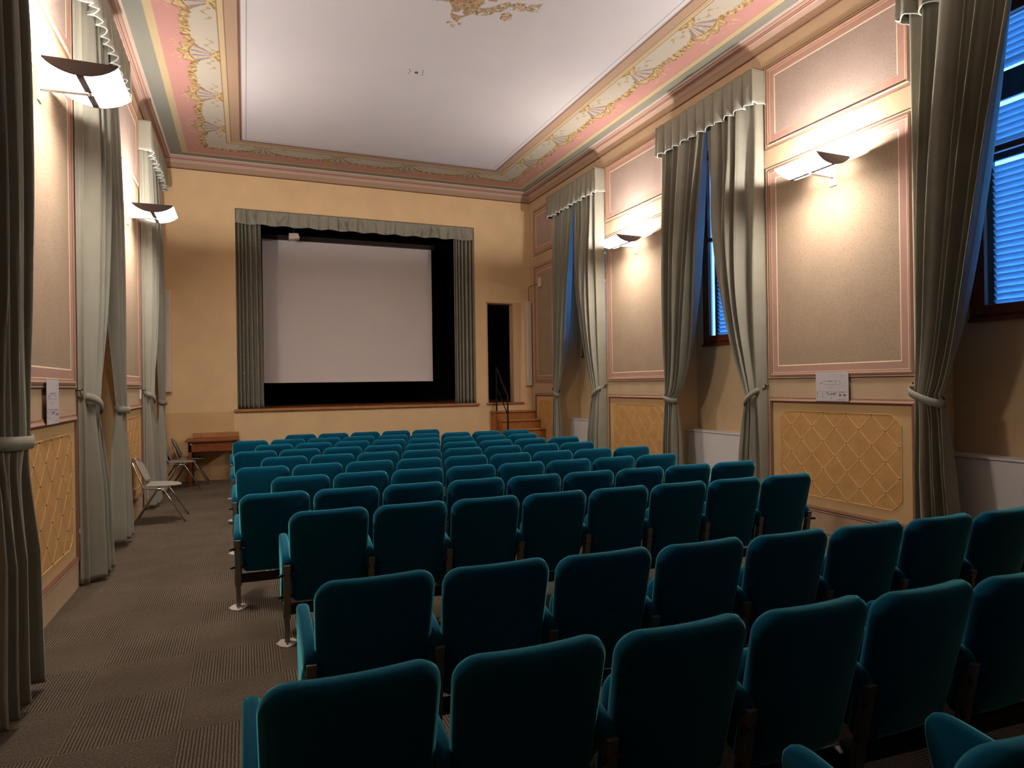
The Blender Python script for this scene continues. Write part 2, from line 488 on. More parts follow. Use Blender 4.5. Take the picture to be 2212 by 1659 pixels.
# ================================================================== CEILING and cornice
XL, XR, YB = 1.31, 5.81, 11.57          # edges of the white field
YF = REAR + 1.26
mb = MB(); mb.box(-.6, W + .6, REAR - .3, D + .3, ZCE + .006, ZCE + .3)
ceiling = structure(obj('ceiling', mb, white_m), 'pale ceiling with a painted border of garlands and shells', 'ceiling')
mb = MB(); mb.quad((XL + .1, YF + .1, ZCE), (XL + .1, YB - .1, ZCE), (XR - .1, YB - .1, ZCE), (XR - .1, YF + .1, ZCE))
cf = obj('white_field', mb, white_m, ceiling)

C = {k: np.array(lin(*v)[:3]) * (1 if k == 'white' else .66) for k, v in dict(white=(208, 203, 203), brown=(138, 100, 78), tan=(204, 170, 142), cream=(226, 202, 158), ground=(216, 206, 186), ochre=(196, 162, 104), ochred=(150, 112, 66), ochrel=(226, 200, 150), pink=(222, 164, 152), green=(164, 162, 146), mauve=(164, 148, 156), shellw=(226, 212, 190), purple=(140, 128, 138)).items()}
def vnoise(x, y, seed=0):
    """cheap smooth value noise"""
    r_ = np.random.default_rng(seed); T = r_.random((64, 64))
    xi = np.floor(x).astype(int); yi = np.floor(y).astype(int); fx = x - xi; fy = y - yi
    fx = fx * fx * (3 - 2 * fx); fy = fy * fy * (3 - 2 * fy)
    a = T[xi % 64, yi % 64]; b = T[(xi + 1) % 64, yi % 64]; c = T[xi % 64, (yi + 1) % 64]; d = T[(xi + 1) % 64, (yi + 1) % 64]
    return (a * (1 - fx) + b * fx) * (1 - fy) + (c * (1 - fx) + d * fx) * fy
def paint_border(X, Y):
    tl, tr, tb = XL - X, X - XR, Y - YB
    t = np.maximum(np.maximum(tl, tr), tb)
    side = np.where(tb >= np.maximum(tl, tr), 2, np.where(tl > tr, 0, 1))
    s = np.where(side == 2, X, Y)
    sp = np.where(side == 2, 1.27, 1.215)
    ph = np.where(side == 2, 1.65, np.where(side == 0, 8.75, 6.09))
    w = (s - ph) / sp; kx = np.round(w); du = (w - kx) * sp         # metres from the nearest shell axis
    uu = w - np.floor(w)                                              # 0..1 from shell to shell
    col = np.zeros(X.shape + (3,)); col[:] = C['white']
    def put(mask, c, a=1.0):
        aa = (np.asarray(mask).astype(float) * a)[..., None]
        col[:] = col * (1 - aa) + c * aa
    put((t > -.075) & (t < -.065), C['purple'], .75)
    put(t > 0, C['tan']); put((t > 0) & (t < .028), C['brown']); put((t > -.012) & (t < 0), C['brown'], .5)
    put((t > .155), C['cream']); put((t > .155) & (t < .163), C['brown']); put((t > .185) & (t < .190), C['brown'], .5)
    put(t > .225, C['ground']); put((t > .222) & (t < .234), C['ochred'])
    # pink ground beyond the scallop
    sc_ = .40 + .205 * np.abs(np.sin(PI * uu)) ** .55
    wob = (vnoise(s * 9, t * 9, 3) - .5) * .03
    put(t > sc_, C['pink'])
    # garland along the scallop
    band = np.abs(t - sc_ + .02 + wob)
    thick = .026 + .020 * np.abs(np.sin(PI * uu)) + .010 * np.sin(s * 62)
    put(band < thick + .006, C['ochred'], .55)
    put(band < thick, C['ochre'])
    lf = vnoise(s * 42, t * 42, 5)
    put((band < thick) & (lf > .58), C['ochrel']); put((band < thick) & (lf < .30), C['ochred'])
    put((band < thick * .9) & (np.abs(((s * 7.5) % 1) - .5) < .10), C['ochred'], .7)
    # ribbons waving in the cream ground
    for sg in (-1, 1):
        q = du * sg
        path = .34 + .035 * np.sin(q * 34) - .04 * (q - .2)
        put((q > .12) & (q < .40) & (np.abs(t - path) < .013 + .005 * np.sin(q * 60)) & (t > .24), C['ochred'], .75)
        put((q > .12) & (q < .39) & (np.abs(t - path) < .007) & (t > .24), C['ochrel'], .8)
    # small sprigs on the pink
    sp_ = vnoise(s * 34, t * 34, 11)
    put((np.abs(du) < .30) & (t > .66) & (t < .78) & (sp_ > .74), C['ochrel'], .8)
    # shells
    r_ = np.hypot(du, t - .25); an = np.arctan2(du, np.maximum(t - .25, 1e-4))
    lobes = .43 + .025 * np.cos(an * 14)
    fan = (np.abs(an) < .72) & (r_ < lobes) & (t > .25)
    put(fan & (r_ > .02), C['ochred']); fin = (np.abs(an) < .69) & (r_ < lobes - .012) & (t > .256)
    put(fin, C['shellw'])
    put(fin & (np.cos(an * 15) < -.15) & (r_ < .31) & (r_ > .07), C['mauve'])
    put(fin & (np.cos(an * 15) > .80), C['ochre'], .7)
    put(fin & (r_ > .325), C['ochre']); put(fin & (r_ > .325) & (vnoise(du * 45 + 20, t * 45, 9) > .55), C['ochrel'])
    put(fin & (np.abs(r_ - .325) < .008), C['ochred'])
    # acanthus cap at the shell's root
    cap = (np.abs(du) < .17 * (1 - (t - .23) / .14)) & (t > .232) & (t < .345)
    put(cap, C['ochre']); put(cap & (vnoise(du * 50 + 9, t * 50, 2) > .55), C['ochrel']); put(cap & (vnoise(du * 50 + 9, t * 50, 2) < .25), C['ochred'])
    # outer cream line, green band
    put(t > .865, C['cream']); put((t > .862) & (t < .870), C['ochred'], .6)
    put(t > .955, C['green']); put((t > .952) & (t < .960), C['ochred'], .7)
    return col
def painted_grid(name, x0, x1, y0, y1, res, fn, keep, z, parent):
    nx_ = int(round((x1 - x0) / res)); ny_ = int(round((y1 - y0) / res))
    xs = np.linspace(x0, x1, nx_ + 1); ys = np.linspace(y0, y1, ny_ + 1)
    X, Y = np.meshgrid(xs, ys, indexing='ij')
    cm = keep((X[:-1, :-1] + X[1:, 1:]) / 2, (Y[:-1, :-1] + Y[1:, 1:]) / 2)
    ii, jj = np.nonzero(cm)
    idx = lambda a, b: a * (ny_ + 1) + b
    F = np.stack([idx(ii, jj), idx(ii, jj + 1), idx(ii + 1, jj + 1), idx(ii + 1, jj)], 1)
    used = np.unique(F); remap = np.full((nx_ + 1) * (ny_ + 1), -1); remap[used] = np.arange(len(used)); F = remap[F]
    V = np.stack([X.ravel()[used], Y.ravel()[used], np.full(len(used), z)], 1)
    me = bpy.data.meshes.new(name)
    me.vertices.add(len(V)); me.vertices.foreach_set('co', V.ravel())
    me.loops.add(F.size); me.loops.foreach_set('vertex_index', F.ravel().astype(np.int32))
    me.polygons.add(len(F)); me.polygons.foreach_set('loop_start', np.arange(0, F.size, 4, dtype=np.int32))
    me.polygons.foreach_set('loop_total', np.full(len(F), 4, dtype=np.int32))
    me.update(calc_edges=True)
    col = fn(V[:, 0], V[:, 1])
    at = me.attributes.new('paint', 'FLOAT_COLOR', 'POINT')
    at.data.foreach_set('color', np.concatenate([col, np.ones((len(col), 1))], 1).ravel())
    me.materials.append(paint_m)
    return link(name, me, parent)
keep_border = lambda X, Y: np.maximum(np.maximum(XL - X, X - XR), Y - YB) > -.11
painted_grid('painted_border', .13, W - .13, 4.2, D - .13, .010, paint_border, keep_border, ZCE - .001, ceiling)
painted_grid('painted_border', .13, W - .13, REAR + .1, 4.2, .045, paint_border, keep_border, ZCE - .001, ceiling)
# foliage medallion in the middle of the white field
MX, MY = 3.56, 5.55
def paint_med(X, Y):
    col = np.zeros(X.shape + (3,)); col[:] = C['white']
    dx, dy = X - MX, Y - MY; r_ = np.hypot(dx, dy)
    lf = vnoise(X * 16 + 5, Y * 16 + 3, 21); lf2 = vnoise(X * 34, Y * 34, 22); lf3 = vnoise(X * 60, Y * 60, 23)
    def put(mask, c, a=1.0):
        aa = (np.asarray(mask).astype(float) * a)[..., None]; col[:] = col * (1 - aa) + c * aa
    ady = np.abs(dy)
    tip = (np.abs(dx + .02 * np.sin(dy * 20)) < .20 * np.clip((1.44 - ady) / .44, 0, 1) ** .8) & (ady > .8) & (ady < 1.44)
    arc = (np.abs(r_ - 1.10 - .06 * np.sin(np.arctan2(dy, dx) * 10)) < .075) & (np.abs(dx) < .78)
    roses = np.zeros_like(r_, bool)
    for rx, ry, rr in ((.50, 1.13, .075), (-.46, 1.08, .07), (.62, .92, .06), (-.6, .95, .06), (0, 1.5, .035), (.06, 1.44, .03), (-.06, 1.46, .03)):
        for sg in (1, -1): roses |= np.hypot(dx - rx, dy - sg * ry) < rr * (1 + .5 * (lf2 - .5))
    core = (r_ < .95) & (np.abs(dx) < .30) & (ady > .6)
    big = (tip | core) & (lf > .22); gar = (arc & (lf2 > .30)) | roses
    put(big | gar, C['ochre'], .8)
    put((big | gar) & (lf2 > .60), C['ochrel'], .8)
    put((big | gar) & (lf3 < .30), C['ochred'], .8)
    put(big & (lf2 < .30), np.array(lin(176, 128, 96)[:3]), .8)
    put(roses & (lf3 > .5), np.array(lin(206, 176, 156)[:3]))
    return col
painted_grid('painted_medallion', MX - .85, MX + .85, 5.3, MY + 1.6, .008, paint_med, lambda X, Y: X > 0, ZCE - .0015, ceiling)
# old hook hole in the ceiling
mb = MB(); mb.tube([(3.44, 8.29, ZCE + .004), (3.44, 8.29, ZCE - .010)], .022, 12)
for dx, dy in ((-.09, .05), (-.08, 0), (-.1, -.05), (.09, .04), (.08, -.02), (.07, -.07)):
    mb.tube([(3.44 + dx, 8.29 + dy, ZCE + .004), (3.44 + dx, 8.29 + dy, ZCE - .006)], .007, 6)
obj('hook_hole', mb, lampd_m, ceiling)

ribp_m = mat('cornice_pink', lin(196, 164, 146), .75); ribd_m = mat('cornice_rose', lin(164, 120, 102), .75)
ribw_m = mat('cornice_pale', lin(206, 184, 168), .75); corn_m = mat('cornice_tan', lin(178, 148, 120), .8); cornd_m = mat('cornice_brown', lin(118, 82, 62), .8)
CORN = [(0, 5.548, 4), (.012, 5.552, 4), (.014, 5.566, 3), (.012, 5.60, 3), (.014, 5.648, 3), (.020, 5.655, 0), (.045, 5.692, 0), (.060, 5.700, 1), (.062, 5.712, 0), (.078, 5.708, 1), (.086, 5.722, 0), (.104, 5.716, 0), (.116, 5.730, 1), (.120, 5.738, 2), (.140, 5.732, 2), (.156, 5.744, 2), (.160, 5.749, 2), (.165, 5.751, 2)]
mb = MB()
def croom(mg, z): return [(mg, REAR + mg, z), (W - mg, REAR + mg, z), (W - mg, D - mg, z), (mg, D - mg, z)]
for k in range(len(CORN) - 1):
    A = croom(CORN[k][0], CORN[k][1]); B = croom(CORN[k + 1][0], CORN[k + 1][1]); mb.cur = CORN[k][2]
    for q in range(4): mb.quad(A[q], A[(q + 1) % 4], B[(q + 1) % 4], B[q])
structure(obj('trim_3', mb, [ribp_m, ribd_m, ribw_m, corn_m, cornd_m]), 'moulded pink and brown cornice running round the ceiling', 'trim')
# ================================================================== WINDOWS (right wall)
XW = W + NDEP                     # inner face of the window frame
SLAT = None
for wi, (a, b) in enumerate(WIN_R):
    root = structure(bpy.data.objects.new('window_%d' % (wi + 1), None), 'brown wooden casement window with blue lit shutters, %s from the stage' % ['third', 'second', 'first'][wi], 'window')
    COL.objects.link(root); root.location = (XW, (a + b) / 2, 2.15)
    hw = (b - a) / 2 - .16; hz = 4.96 - 2.15
    mb = MB()
    fw = .07
    for y0, y1, z0, z1 in ((-hw, -hw + fw, 0, hz), (hw - fw, hw, 0, hz), (-hw + fw, hw - fw, 0, fw), (-hw + fw, hw - fw, hz - fw, hz)):
        mb.box(.0, .09, y0, y1, z0, z1)
    obj('window_frame', mb, frame_m, root, bevel=.004)
    mb = MB(); mb.box(-.03, .0, -hw - .0, hw + .0, .0, .035); obj('window_sill', mb, frame_m, root, bevel=.004)
    for sg in (-1, 1):
        mb = MB(); y0, y1 = sorted((sg * .004, sg * (hw - fw + .012)))
        st = .085
        for q in ((y0, y0 + st, .06, hz - .06), (y1 - st, y1, .06, hz - .06), (y0 + st, y1 - st, .06, .06 + .09), (y0 + st, y1 - st, hz - .15, hz - .06), (y0 + st, y1 - st, 1.49, 1.545), ):
            mb.box(-.015, .035, *q)
        sash = obj('sash', mb, frame_m, root, bevel=.004)
        for z0, z1 in ((.15, 1.49), (1.545, hz - .15)):
            g = MB(); g.box(.008, .012, y0 + st - .004, y1 - st + .004, z0 - .004, z1 + .004); obj('pane', g, glass_m, sash)
        # exterior louvred shutter leaf
        mb = MB(); sx0, sx1 = .17, .205; so = .06
        for q in ((y0 - .0, y0 + so, 0, hz), (y1 - so, y1, 0, hz), (y0 + so, y1 - so, 0, .09), (y0 + so, y1 - so, hz - .09, hz), (y0 + so, y1 - so, 1.47, 1.56), (y0 + so, y1 - so, 2.0, 2.25)):
            mb.box(sx0, sx1, *q)
        sh = obj('shutter', mb, dark_m, root)
        wsl = (y1 - y0) - 2 * so
        if SLAT is None:
            s_ = MB(); s_.prism([(-.030, .027), (-.026, .030), (.030, -.022), (.026, -.027)], 'y', -wsl / 2, wsl / 2)
            SLAT = s_.mesh('slat', slat_m); SW = wsl
        zz = .115
        while zz < hz - .1:
            if not (1.44 < zz < 1.58 or 1.97 < zz < 2.27):
                o = link('slat', SLAT, sh, ((sx0 + sx1) / 2, (y0 + y1) / 2, zz)); o.scale[1] = wsl / SW
            zz += .058
    # radiator cover under the window
    rc = thing('radiator_cover', 'white boxed radiator cover in the %s' % ['nearest window niche at the right edge', 'middle window niche of the right wall', 'far window niche beside the stage steps'][wi], 'radiator cover', (W + .27, (a + b) / 2, 0), 'white radiator covers under the windows')
    hl = (b - a) / 2 - .012
    mb = MB(); mb.box(-.03, .165, -hl, hl, 0, .925); obj('cover_body', mb, rad_m, rc, bevel=.004)
    mb = MB(); mb.box(-.045, .168, -hl, hl, .932, .955); obj('cover_top', mb, rad_m, rc, bevel=.004)

# ================================================================== CURTAINS
def curtain(label, right, a_out, a_in, ztop, zt, out0=.11, wt=.17, wb=.30, power=.55, nf=7, seed=0, bulge=0.0, zb=.025, tie_tilt=.06, group=None, deep=1.0, deepb=1.0, lap=.022):
    """a_out = coordinate of the outer edge along the wall, a_in = where the two halves meet;
    the outer edge of the cloth is returned to the wall"""
    X0 = W if right else 0.0; s = -1 if right else 1
    d = 1 if a_in > a_out else -1; wtop = abs(a_in - a_out)
    base = thing('curtain', label, 'curtain', (X0 + s * out0, a_out + d * .12, 0), group)
    rg = np.random.default_rng(seed)
    ns, nz = 160, 90
    S = np.linspace(0, 1, ns)
    Z = np.concatenate([np.linspace(ztop, zt, 55)[:-1], np.linspace(zt, zb, nz - 54)])
    ph1, ph2, ph3 = rg.random(3) * 6.28
    warp = S + .05 * np.sin(2 * PI * S * 1.3 + ph1) + .025 * np.sin(2 * PI * S * 3.1 + ph2)
    rw = .30 if not right else .10
    ret = np.clip(1 - S / rw, 0, 1); ret = ret * ret * (3 - 2 * ret)
    P = np.zeros((ns, len(Z), 3))
    for j, z in enumerate(Z):
        if z >= zt:
            t = (z - zt) / (ztop - zt)
            q = t ** power if power > 0 else 1 - (1 - t) ** (-power)
            w_ = wt + (wtop - wt) * q
            A = (.022 + .034 * math.sin(PI * min(1, t + .04)) ** .8 * (1 if t < .6 else 1 - .35 * (t - .6) / .4)) * deep
            near = math.exp(-(t * 7) ** 2)
            start = .015 * (1 - t) * (1 - near)
        else:
            t = (zt - z) / zt; w_ = wt + (wb - wt) * min(1, t * 1.15) ** .75
            A = (.020 + .028 * min(1, t * 2.2)) * (deep + (deepb - deep) * t)
            near = math.exp(-(t * 9) ** 2); start = -.02 * t
        if right: A *= 1.4
        ph = 2 * PI * nf * warp + .5 * math.sin(z * 1.1 + ph3)
        fold = np.sin(ph) + .28 * np.sin(2 * ph + ph1) + .18 * np.sin(.5 * ph + ph2)
        o = A * fold + .02
        o = o * (1 - .45 * near) + near * (.045 * np.sin(PI * S)) * max(1, deep * .8)
        if bulge and z >= zt:
            tt = (z - zt) / (ztop - zt)
            o = o * (1 - bulge * .55 * np.clip((S - .3) / .7, 0, 1) * math.sin(PI * tt) ** .6) + bulge * .06 * math.sin(PI * min(1, tt * 1.25)) ** 1.2 * np.sin(PI * np.clip(S, 0, 1))
            o = o + bulge * .020 * np.sin(2 * PI * (2.6 * S + 1.5 * tt) + ph2) * np.clip(S * 1.5, 0, 1) * math.sin(PI * tt)
        a = start + w_ * S + .010 * np.cos(ph) * (1 - near)
        a = a * (1 - ret) + (-lap + (.014 * deep * np.sin(ph * 1.5) if rw > .2 else 0) * np.clip(S / .05, 0, 1)) * ret
        o = o * (1 - ret) + (-out0 + .014 + (out0 + .02) * np.clip(S / rw, 0, 1)) * ret
        o = np.maximum(o, -out0 + .012)
        P[:, j, 0] = s * o; P[:, j, 1] = d * (a - .12); P[:, j, 2] = z + (0.012 * np.sin(ph * .5 + ph2) if z <= zb + 1e-6 else 0)
    mb = MB(); mb.grid(P)
    c = obj('cloth', mb, curt_m, base, smooth=True); solidify(c, .005)
    # tieback: band round the bundle, hooked to the wall on the outer side
    mb = MB(); n = 40; R_ = []
    for k in range(n):
        an = 2 * PI * k / n
        ca, so_ = math.cos(an), math.sin(an)
        y = d * (wt / 2 - .12 + (wt / 2 + .024) * ca); x = s * (.022 + (.045 + .022 * deep) * so_)
        x = s * max(s * x, -out0 + .030)
        zc = zt - .02 - tie_tilt * ca - .012 * so_
        R_.append([(x, y, zc + .038), (x + s * .006 * so_, y + d * .004 * ca, zc), (x, y, zc - .034)])
    mb.grid(R_, closed_u=True)
    zc = zt - .02 + tie_tilt
    hook = Vector((-s * (out0 - .030), d * (-.12 - .05), zc + .06))
    bnd = Vector((s * (-.02), d * (-.12 - .012), zc))
    mb.grid([[(bnd + Vector((0, 0, .036))), (bnd + Vector((0, 0, -.03)))], [(hook + Vector((0, 0, .015))), (hook + Vector((0, 0, -.012)))]])
    o = obj('tieback', mb, tie_m, base, smooth=True); solidify(o, .006)
    mb = MB(); mb.tube([hook + Vector((-s * .028, 0, 0)), hook + Vector((s * .02, 0, 0)), hook + Vector((s * .024, 0, .014))], .006, 6)
    obj('hook', mb, dark_m, base)
    return base

def pelmet(label, right, y0, y1, out=.17, z0=4.915, z1=5.325, group=None, n=11, seed=0):
    X0 = W if right else 0.0; s = -1 if right else 1
    base = thing('pelmet', label, 'pelmet', (X0, (y0 + y1) / 2, z0), group)
    rg = np.random.default_rng(seed)
    hl = (y1 - y0) / 2; path = []
    per = 24
    L = [(-hl, .004), (-hl, out)]
    # path points: return, front, return
    for k in range(9): path.append((-hl, .004 + (out - .004) * k / 8, 0, 0))
    for k in range(1, n * per): 
        q = k / (n * per); ph = (k % per) / per
        path.append((-hl + 2 * hl * q, out, ph, 1))
    for k in range(9): path.append((hl, out - (out - .004) * k / 8, 0, 0))
    nzs = 14; P = np.zeros((len(path), nzs, 3))
    jit = rg.random(n + 2) * .5 + .75
    for i, (y, o, ph, front) in enumerate(path):
        kp = min(n, int((y + hl) / (2 * hl) * n))
        for j in range(nzs):
            v = j / (nzs - 1)               # 0 top, 1 bottom
            z = (z1 - z0) * (1 - v)
            if front:
                # box pleat: broad convex fold and a sharp valley
                wv = abs(math.sin(PI * ph)) ** .38
                A = (.012 + .085 * v ** 1.1) * jit[kp]
                oo = o - .015 + A * (wv - .6)
                zz = z + (.030 * (1 - wv) * v ** 3) * 0 - .018 * (1 - wv) * v ** 2 + .010 * math.sin(y * 23 + seed) * v
                yy = y + .012 * math.sin(2 * PI * ph) * v * jit[kp]
            else:
                oo = o + .01 * v * (o / out); zz = z + .006 * math.sin(o * 40) * v; yy = y + (.012 * v if y > 0 else -.012 * v)
            P[i, j] = (s * oo, yy, zz)
    mb = MB(); mb.grid(P); c = obj('valance_cloth', mb, curt_m, base, smooth=True); solidify(c, .005)
    mb = MB(); mb.tube([P[i, -1] for i in range(len(path))], .0065, 6); obj('piping', mb, piping_m, base, smooth=True)
    mb = MB(); mb.box(min(s * .003, s * (out - .03)), max(s * .003, s * (out - .03)), -hl + .012, hl - .012, z1 - z0 - .02, z1 - z0 + .004)
    obj('pelmet_board', mb, curt_m, base)
    mb = MB(); mb.tube([P[i, 0] + np.array((0, 0, -.012)) for i in range(len(path))], .005, 5); obj('top_piping', mb, curt_m, base, smooth=True)
    return base

RN = ['nearest right window', 'middle right window', 'right window nearest the stage']
CG = 'grey green tied back curtains'
for wi, (a, b) in enumerate(WIN_R):
    mid = (a + b) / 2
    pelmet('pleated grey green pelmet with white piping over the %s' % RN[wi], True, a - .035, b + .035, out=.20, group='pleated pelmets above the windows', seed=wi)
# curtains of the right wall: far half, near half
curtain('long grey green curtain tied on the stage side of the nearest right window', True, 4.06, 3.09, 5.15, 1.50, wt=.27, wb=.42, power=.75, nf=6, seed=3, zb=.02, group=CG, deep=1.25, deepb=1.4)
curtain('grey green curtain on the camera side of the nearest right window', True, 2.24, 3.06, 5.15, 1.50, wt=.20, wb=.34, power=-2.7, nf=6, seed=4, group=CG, out0=.125)
curtain('grey green curtain tied on the stage side of the middle right window', True, 7.80, 6.815, 5.15, 1.43, wt=.22, wb=.32, power=.55, nf=6, seed=5, tie_tilt=.03, group=CG, deep=1.2)
curtain('loosely draped grey green curtain on the camera side of the middle right window', True, 5.99, 6.79, 5.15, 1.47, wt=.16, wb=.34, power=-2.7, nf=5, seed=8, bulge=1.0, tie_tilt=.08, group=CG, out0=.125, deep=1.2, lap=.034)
curtain('grey green curtain on the stage side of the right window nearest the stage', True, 11.46, 10.485, 5.15, 1.50, wt=.18, wb=.26, power=.65, nf=6, seed=11, group=CG)
curtain('loosely draped grey green curtain on the camera side of the right window nearest the stage', True, 9.68, 10.46, 5.15, 1.50, wt=.18, wb=.36, power=-2.7, nf=6, seed=13, bulge=.8, tie_tilt=.07, group=CG, out0=.125, lap=.034)
LN = ['left opening nearest the camera', 'middle left opening', 'left opening nearest the stage']
for wi, (a, b) in enumerate(WIN_L):
    if wi == 0: continue
    pelmet('pleated grey green pelmet with white piping over the %s' % LN[wi], False, a - .05, b + .05, group='pleated pelmets above the windows', seed=20 + wi)
curtain('grey green curtain cut by the left edge of the photo', False, 4.50, 3.62, 5.15, 1.40, wt=.52, wb=.72, power=.75, nf=7, seed=31, out0=.12, tie_tilt=-.01, group=CG, deep=1.5, deepb=2.0)
curtain('grey green curtain with crumpled hem, camera side of the middle left opening', False, 6.44, 7.34, 5.15, 1.55, wt=.22, wb=.46, power=.60, nf=6, seed=33, out0=.07, tie_tilt=.06, group=CG, deep=1.25, deepb=1.8)
curtain('grey green curtain, stage side of the middle left opening, lifted off the floor', False, 8.25, 7.35, 5.15, 1.46, wt=.28, wb=.55, power=.70, nf=5, seed=35, out0=.05, zb=.06, tie_tilt=.0, group=CG, deep=1.1, deepb=2.2)
curtain('grey green curtain, camera side of the left opening nearest the stage', False, 10.11, 11.0, 5.15, 1.55, wt=.24, wb=.50, power=.60, nf=6, seed=37, out0=.06, tie_tilt=.05, group=CG, deep=1.1, deepb=1.6)
curtain('grey green curtain, stage side of the left opening, beside the back corner', False, 11.92, 11.03, 5.15, 1.46, wt=.28, wb=.46, power=.70, nf=6, seed=39, out0=.05, tie_tilt=.0, group=CG, deep=1.0, deepb=1.3)

# ================================================================== STAGE DRESSING
def stage_curtain(label, x0, x1, seed, nf, taper):
    base = thing('stage_curtain', label, 'curtain', ((x0 + x1) / 2, D + .10, ZST), 'stage side curtains')
    rg = np.random.default_rng(seed); ns, nz = 140, 40; S = np.linspace(0, 1, ns); P = np.zeros((ns, nz, 3))
    p1, p2 = rg.random(2) * 6
    for j in range(nz):
        v = j / (nz - 1); z = .004 + (PT - ZST - .03) * (1 - v)
        ph = 2 * PI * nf * (S + .05 * np.sin(5 * S + p1)) + .25 * math.sin(v * 3 + p2)
        P[:, j, 0] = (x0 - x1) / 2 + (x1 - x0 + taper * v) * S; P[:, j, 1] = .060 * np.sin(ph) + .02 * np.sin(2 * ph + p2); P[:, j, 2] = z
    mb = MB(); mb.grid(P); c = obj('cloth', mb, curt_m, base, smooth=True); solidify(c, .005)
    return base
stage_curtain('grey green stage curtain at the left side of the screen', PL + .01, 1.61, 51, 6, .02)
sc2 = stage_curtain('grey green stage curtain at the right side of the stage opening', 5.375, PR - .01, 53, 6, .0)
base = thing('stage_valance', 'gathered grey green valance across the top of the stage opening', 'valance', ((PL + PR) / 2, D + .04, 4.66))
n = 25; per = 16; hl = (PR - PL) / 2 - .004; nzs = 14
P = np.zeros((n * per + 1, nzs, 3)); jit = rng.random((n + 1, 4))
for i in range(n * per + 1):
    q = i / (n * per); ph = (i % per) / per; kp = min(n, i // per)
    for j in range(nzs):
        v = j / (nzs - 1)
        wv = abs(math.sin(PI * ph)) ** .4
        oo = -.05 * (wv - .4) * (.4 + .6 * v) - .026 * math.sin(PI * v) * math.sin(2 * PI * (ph + v * (jit[kp, 0] - .5) * 2)) * jit[kp, 1] * 1.4
        P[i, j] = (-hl + 2 * hl * q, oo, (PT - 4.66 - .004) * (1 - v) + .012 * math.sin(q * 70 + 1) * v + .012 * (1 - wv) * v)
mb = MB(); mb.grid(P); c = obj('valance_cloth', mb, curt_m, base, smooth=True); solidify(c, .005)
# screen
t = thing('projection_screen', 'large pale projection screen hanging on the stage', 'screen', (3.40, D + 1.0, 1.74))
mb = MB(); mb.box(-1.74, 1.73, -.002, .002, .03, 2.88); obj('screen_surface', mb, screen_m, t)
mb = MB(); mb.box(-1.74, 1.73, -.014, .014, 0, .03); obj('bottom_bar', mb, screen_m, t, bevel=.006)
mb = MB(); mb.box(-1.80, 1.79, -.05, .05, 2.88, 2.98); obj('roller_case', mb, dark_m, t, bevel=.01)
# small white box hanging in front of the screen
t = thing('hanging_projector', 'small pale box hanging above the top left of the screen', 'projector', (2.235, D + .5, 4.52))
mb = MB(); mb.prism([(-.10, 0), (.10, .035), (.07, .13), (-.10, .12)], 'y', -.10, .10); obj('housing', mb, spk_m, t, bevel=.008)
mb = MB(); mb.tube([(0, 0, .11), (0, 0, .97)], .012, 8); obj('hanger_rod', mb, dark_m, t)
# column loudspeakers
def column_speaker(label, x, z0, z1, w):
    t = thing('column_loudspeaker', label, 'loudspeaker', (x, D - .06, z0), 'column loudspeakers on the end wall')
    h = z1 - z0
    mb = MB(); mb.box(-w / 2, w / 2, -.05, .045, 0, h); obj('cabinet', mb, spk_m, t, bevel=.006)
    mb = MB(); mb.box(-w / 2 + .012, w / 2 - .012, -.054, -.05, .02, h - .02); obj('grille', mb, mat('speaker_grille', lin(220, 202, 184), .8), t)
    mb = MB(); mb.box(-.03, .03, .045, .058, h * .3, h * .7); obj('wall_bracket', mb, dark_m, t)
column_speaker('narrow cream column loudspeaker beside the dark doorway', 6.975, 1.62, 3.42, .11)
column_speaker('narrow cream column loudspeaker on the left of the end wall', .065, 1.60, 3.38, .11)
# junction box with cable on the right wall
t = thing('junction_box', 'small white junction box high in the far right corner', 'junction box', (W - .012, 12.28, 3.67))
mb = MB(); mb.box(-.03, .006, -.065, .065, 0, .20); obj('box_lid', mb, spk_m, t, bevel=.006)
mb = MB(); mb.tube([(-.004, .06, .09), (-.004, .51, .09), (-.012, .535, .085), (-.03, .537, .05), (-.035, .537, -.25)], .006, 6); obj('cable', mb, cable_m, t)

# wooden steps up to the doorway
t = thing('wooden_steps', 'wooden steps up to the dark doorway beside the stage', 'steps', (6.5, D, 0))
RIS = ZST / 7
edges = [6.05, 7.05]
for k in range(6):
    z1 = ZST - .175 - k * .178 - 0.0
    if z1 < .05: break
    y1 = -.005 - (0 if k == 0 else .0); yf = -.25 - .235 * k
    x0 = -.42 if k == 0 else -.36
    if k: x0 = -.34
    x1 = .535 if k < 3 else .36
    mb = MB(); mb.box(x0 + .02, x1, yf + .03, (-.006 if k == 0 else yf + .235 + .03), max(0.0, 0.0), z1 - .03); obj('riser_block', mb, steps_m, t)
    mb = MB(); mb.box(x0, x1 + .0, yf, (-.006 if k == 0 else yf + .25), z1 - .03, z1); obj('tread', mb, stepe_m, t, bevel=.004)
t = thing('handrail', 'black metal handrail on the steps by the doorway', 'handrail', (6.2, D - .10, ZST - .175))
def rod(mb, a, b, r_=.018): mb.tube([a, b], r_, 8)
mb = MB(); rod(mb, (0, 0, 0), (0, 0, .90)); obj('post', mb, rail_m, t)
mb = MB(); rod(mb, (.0, -.62, -.40), (.0, -.62, .30)); obj('post', mb, rail_m, t)
mb = MB(); mb.tube([(0, 0, .88), (0, .01, .91), (0, -.03, .90), (0, -.62, .32), (0, -.63, .26)], .02, 8); obj('top_rail', mb, rail_m, t)
mb = MB(); rod(mb, (0, 0, .52), (0, -.62, -.06), .012); obj('middle_rail', mb, rail_m, t)

